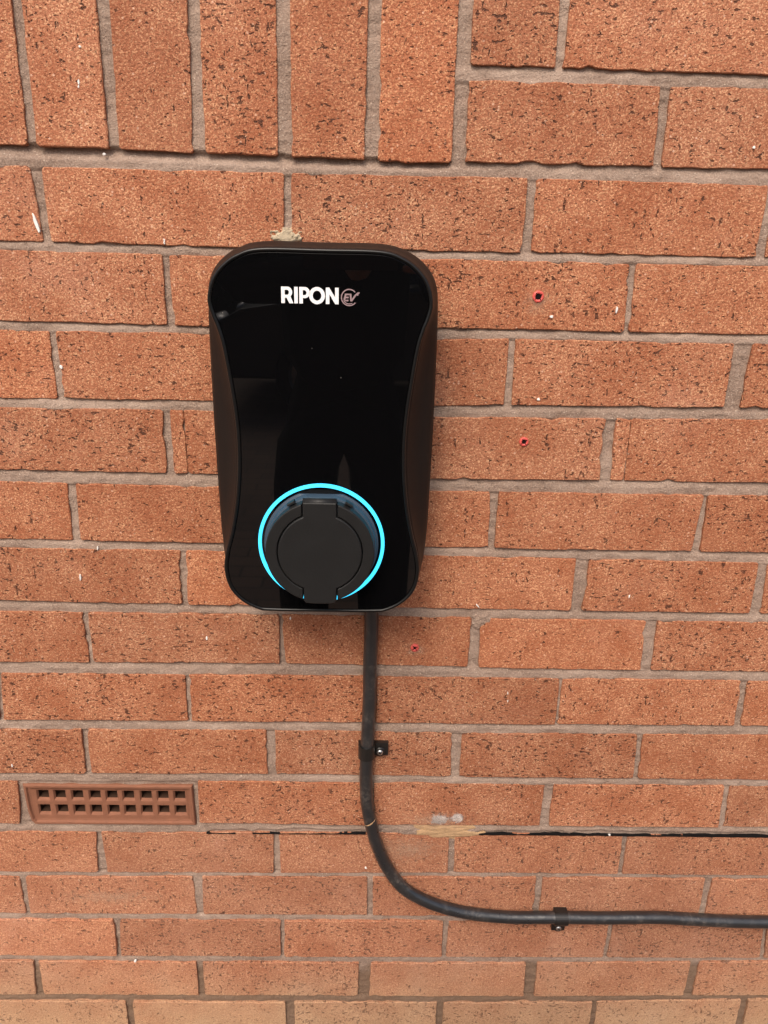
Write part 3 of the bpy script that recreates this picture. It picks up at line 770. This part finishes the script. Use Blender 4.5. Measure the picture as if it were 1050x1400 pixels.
skinm = plain('skin', (.45, .26, .19), .55); hairm = plain('dark_hair', (.03, .02, .015), .6); shoe = plain('black_shoe', (.015, .014, .014), .5)
def P3(dx, dy, z, r, r2=None): return (PX + dx, PY + dy, z, r, r2 or r)
# body: trunk, neck, head, arms with hands raised to hold the phone
nodes = [P3(0,0,.95,.09,.06), P3(0,0,1.12,.085,.06), P3(0,.01,1.32,.10,.06), P3(0,.01,1.44,.07,.05), P3(0,.03,1.50,.052,.052), P3(0,.06,1.57,.062,.075), P3(0,.07,1.65,.074,.09), P3(0,.06,1.73,.06,.07)]
edges = [(i, i+1) for i in range(7)]
def add(parent_i, pts):
    p = parent_i
    for q in pts: nodes.append(q); edges.append((p, len(nodes)-1)); p = len(nodes)-1
    return p
for s in (-1, 1):
    w = add(3, [P3(s*.17,.0,1.41,.04), P3(s*.23,.05,1.15,.03), P3(s*.13+.06,.24,1.17,.028), P3(s*.075+.12,.33,1.20,.028,.022), P3(s*.068+.105,.365,1.215,.030,.016)])
    for f, (dx, dz, L) in enumerate(((.0,.03,.05), (.0,.013,.058), (.0,-.004,.056), (.0,-.02,.046))):
        add(w, [P3(s*.062+.10,.38,1.215+dz,.0095), P3(s*.046+.09,.405,1.217+dz,.0088), P3(s*.028+.085,.408,1.217+dz*.95,.0078)])
    add(w, [P3(s*.052+.095,.365,1.245,.0105), P3(s*.036+.09,.375,1.268,.0088)])
    add(0, [P3(s*.09,0,.86,.06), P3(s*.095,.02,.50,.045), P3(s*.10,-.02,.09,.034), P3(s*.10,.06,.045,.036,.03), P3(s*.105,.14,.035,.034,.022)])
bd = skin('body', nodes, edges, skinm, person)
bd.data.materials.append(cloth)
for pl in bd.data.polygons: pl.material_index = 0 if (pl.center.z > 1.48 or pl.center.y > PY + .33) else 1
jn_ = [P3(0,0,.88,.16,.125), P3(0,0,1.10,.155,.12), P3(0,.01,1.32,.175,.125), P3(0,.01,1.45,.12,.085), P3(0,.02,1.49,.07,.065)]
je = [(0,1),(1,2),(2,3),(3,4)]
nodes, edges = jn_, je
for s in (-1, 1): add(3, [P3(s*.18,.0,1.42,.072), P3(s*.24,.05,1.15,.060), P3(s*.13+.06,.24,1.17,.048), P3(s*.085+.12,.315,1.195,.038)])
skin('jacket', nodes, edges, cloth, person)
nodes = [P3(0,0,.97,.15,.115), P3(0,0,.90,.15,.115)]; edges = [(0, 1)]
for s in (-1, 1): add(1, [P3(s*.095,0,.84,.10), P3(s*.10,.02,.50,.075), P3(s*.105,-.02,.10,.06)])
skin('trousers', nodes, edges, trou, person)
for s in (-1, 1): skin('shoe', [P3(s*.105,-.06,.05,.045,.045), P3(s*.107,.05,.045,.048,.04), P3(s*.11,.15,.035,.044,.03)], [(0,1),(1,2)], shoe, person)
skin('hair', [P3(0,.00,1.62,.06,.05), P3(0,.03,1.70,.082,.075), P3(0,.06,1.755,.068,.06)], [(0,1),(1,2)], hairm, person)
# phone just behind the lens
ph = empty('phone', (0, CAM[1] - .012, CAM[2])); tag(ph, 'black phone held up in both hands to take the picture', 'phone')
def box(x0, x1, y0, y1, z0, z1):
    v = [(x, y, zz) for x in (x0, x1) for y in (y0, y1) for zz in (z0, z1)]
    me = fixn(mesh('b', v, [(0,1,3,2),(4,6,7,5),(0,4,5,1),(2,3,7,6),(0,2,6,4),(1,5,7,3)]))
    bm = bmesh.new(); bm.from_mesh(me); bmesh.ops.bevel(bm, geom=list(bm.edges), offset=min(x1-x0, y1-y0, z1-z0)*.25, segments=2, affect='EDGES'); bm.to_mesh(me); bm.free(); return me
y0 = CAM[1] - .030
child('case', box(-.115, .045, y0, y0 + .009, CAM[2] - .038, CAM[2] + .038), shoe, ph)
child('lens', box(-.012, .012, y0 + .008, y0 + .012, CAM[2] - .012, CAM[2] + .012), hole, ph)

# parked car across the drive: side profile lofted over its width
car = empty('parked_car', (.9, -5.9, 0)); tag(car, 'dark grey parked car across the drive, mirrored in the charger front', 'car')
paint = plain('grey_car_paint', (.045, .048, .052), .25, noise_amt=.05); tint = plain('car_window', (.012, .014, .016), .08); tyre = plain('tyre_rubber', (.012, .012, .012), .8); alloy = plain('alloy', (.35, .35, .36), .35, metal=.9)
CXc, CYc = .9, -5.9
prof = [(-2.05,.28),(-2.12,.45),(-2.08,.66),(-1.85,.80),(-1.35,.90),(-1.05,.95),(-.45,1.36),(-.10,1.45),(.70,1.46),(1.30,1.40),(1.85,1.02),(2.02,.95),(2.08,.60),(2.02,.28)]
low = [(-2.05,.28),(-2.12,.45),(-2.08,.66),(-1.85,.78),(-1.35,.86),(-1.05,.90),(-.45,.92),(-.10,.93),(.70,.95),(1.30,.96),(1.85,.94),(2.00,.92),(2.08,.60),(2.02,.28)]
def sec(P, y, sx=1.0, dz=0.0): return [(CXc + a*sx, CYc + y, zz + dz) for a, zz in P]
child('body', loft('body', [sec(low, -.80, .96), sec(low, -.88), sec(lerp(low, prof, .12), -.84), sec(lerp(low, prof, .9), -.62, .99), sec(prof, -.50), sec(prof, .50), sec(lerp(low, prof, .9), .62, .99), sec(lerp(low, prof, .12), .84), sec(low, .88), sec(low, .80, .96)]), paint, car)
for s in (-1, 1):
    for q in ([(-.86,.98),(-.42,1.30),(.22,1.37),(.22,.98)], [(.30,.98),(.30,1.37),(1.18,1.33),(1.58,1.03)]):
        child('window', loft('window', [[(CXc+a, CYc + s*(.845 - (b_-.98)*.53), b_) for a, b_ in q], [(CXc+a, CYc + s*(.855 - (b_-.98)*.53), b_) for a, b_ in q]], smooth=False), tint, car)
    for x in (-1.30, 1.32):
        wh = empty('wheel', (CXc + x - CXc, 0, 0)); wh.parent = car; wh.location = (x, s*.80, .31)
        def wr(r, y, n=28): return [(r*math.cos(2*math.pi*i/n), s*y, r*math.sin(2*math.pi*i/n)) for i in range(n)]
        t_ = link('tyre', loft('tyre', [wr(.21,.09), wr(.28,.105), wr(.31,.08), wr(.31,-.08), wr(.28,-.1)], cap0=False), tyre, wh)
        link('rim', loft('rim', [wr(.21,.085), wr(.19,.06), wr(.06,.07), wr(.03,.085)], cap0=False, smooth=False), alloy, wh)
    child('headlight', loft('headlight', [[(CXc-2.0+.10*math.cos(a)*.6, CYc + s*(.66+.14*math.cos(a)), .69+.06*math.sin(a)) for a in np.linspace(0, 2*math.pi, 14, endpoint=False)], [(CXc-2.10+.05*math.cos(a)*.6, CYc + s*(.66+.12*math.cos(a)), .67+.05*math.sin(a)) for a in np.linspace(0, 2*math.pi, 14, endpoint=False)]]), alloy, car)

# unseen greenery added behind the car to keep sky out of the reflection
added_hedge = empty('added_hedge', (0, -9.5, 0)); tag(added_hedge, 'added unseen greenery that keeps the horizon out of the charger front', 'added_hedge')
lf = plain('hedge_leaf', (.045, .085, .028), .6, noise_amt=.4, scale=5); tw = plain('hedge_stem', (.06, .045, .03), .9)
rs = np.random.RandomState(12); n = 16000
cx_, cy_, cz_ = rs.uniform(-7, 7, n), -9.5 + rs.choice([-1, 1], n) * (.38 + rs.normal(0, .05, n)), rs.uniform(.05, 1.9, n)
top = rs.rand(n) < .25; cy_ = np.where(top, -9.5 + rs.uniform(-.4, .4, n), cy_); cz_ = np.where(top, 1.88 + rs.normal(0, .05, n), cz_)
A = rs.normal(0, 1, (n, 3)); A /= np.linalg.norm(A, axis=1)[:, None]; B = np.cross(A, rs.normal(0, 1, (n, 3))); B /= np.linalg.norm(B, axis=1)[:, None]
Cn = np.stack([cx_, cy_, cz_], 1); s1, s2 = rs.uniform(.03, .06, n)[:, None], rs.uniform(.015, .03, n)[:, None]
V = np.stack([Cn - A*s1, Cn + B*s2, Cn + A*s1, Cn - B*s2], 1).reshape(-1, 3)
child('foliage', mesh('foliage', V.tolist(), np.arange(4*n).reshape(-1, 4).tolist()), lf, added_hedge)
core = [[(-6.9, -9.5 + .33*a, b_) for a, b_ in ((-1, 0), (-1, 1.8), (1, 1.8), (1, 0))], [(6.9, -9.5 + .33*a, b_) for a, b_ in ((-1, 0), (-1, 1.8), (1, 1.8), (1, 0))]]
child('stems', loft('stems', core, smooth=False), tw, added_hedge)
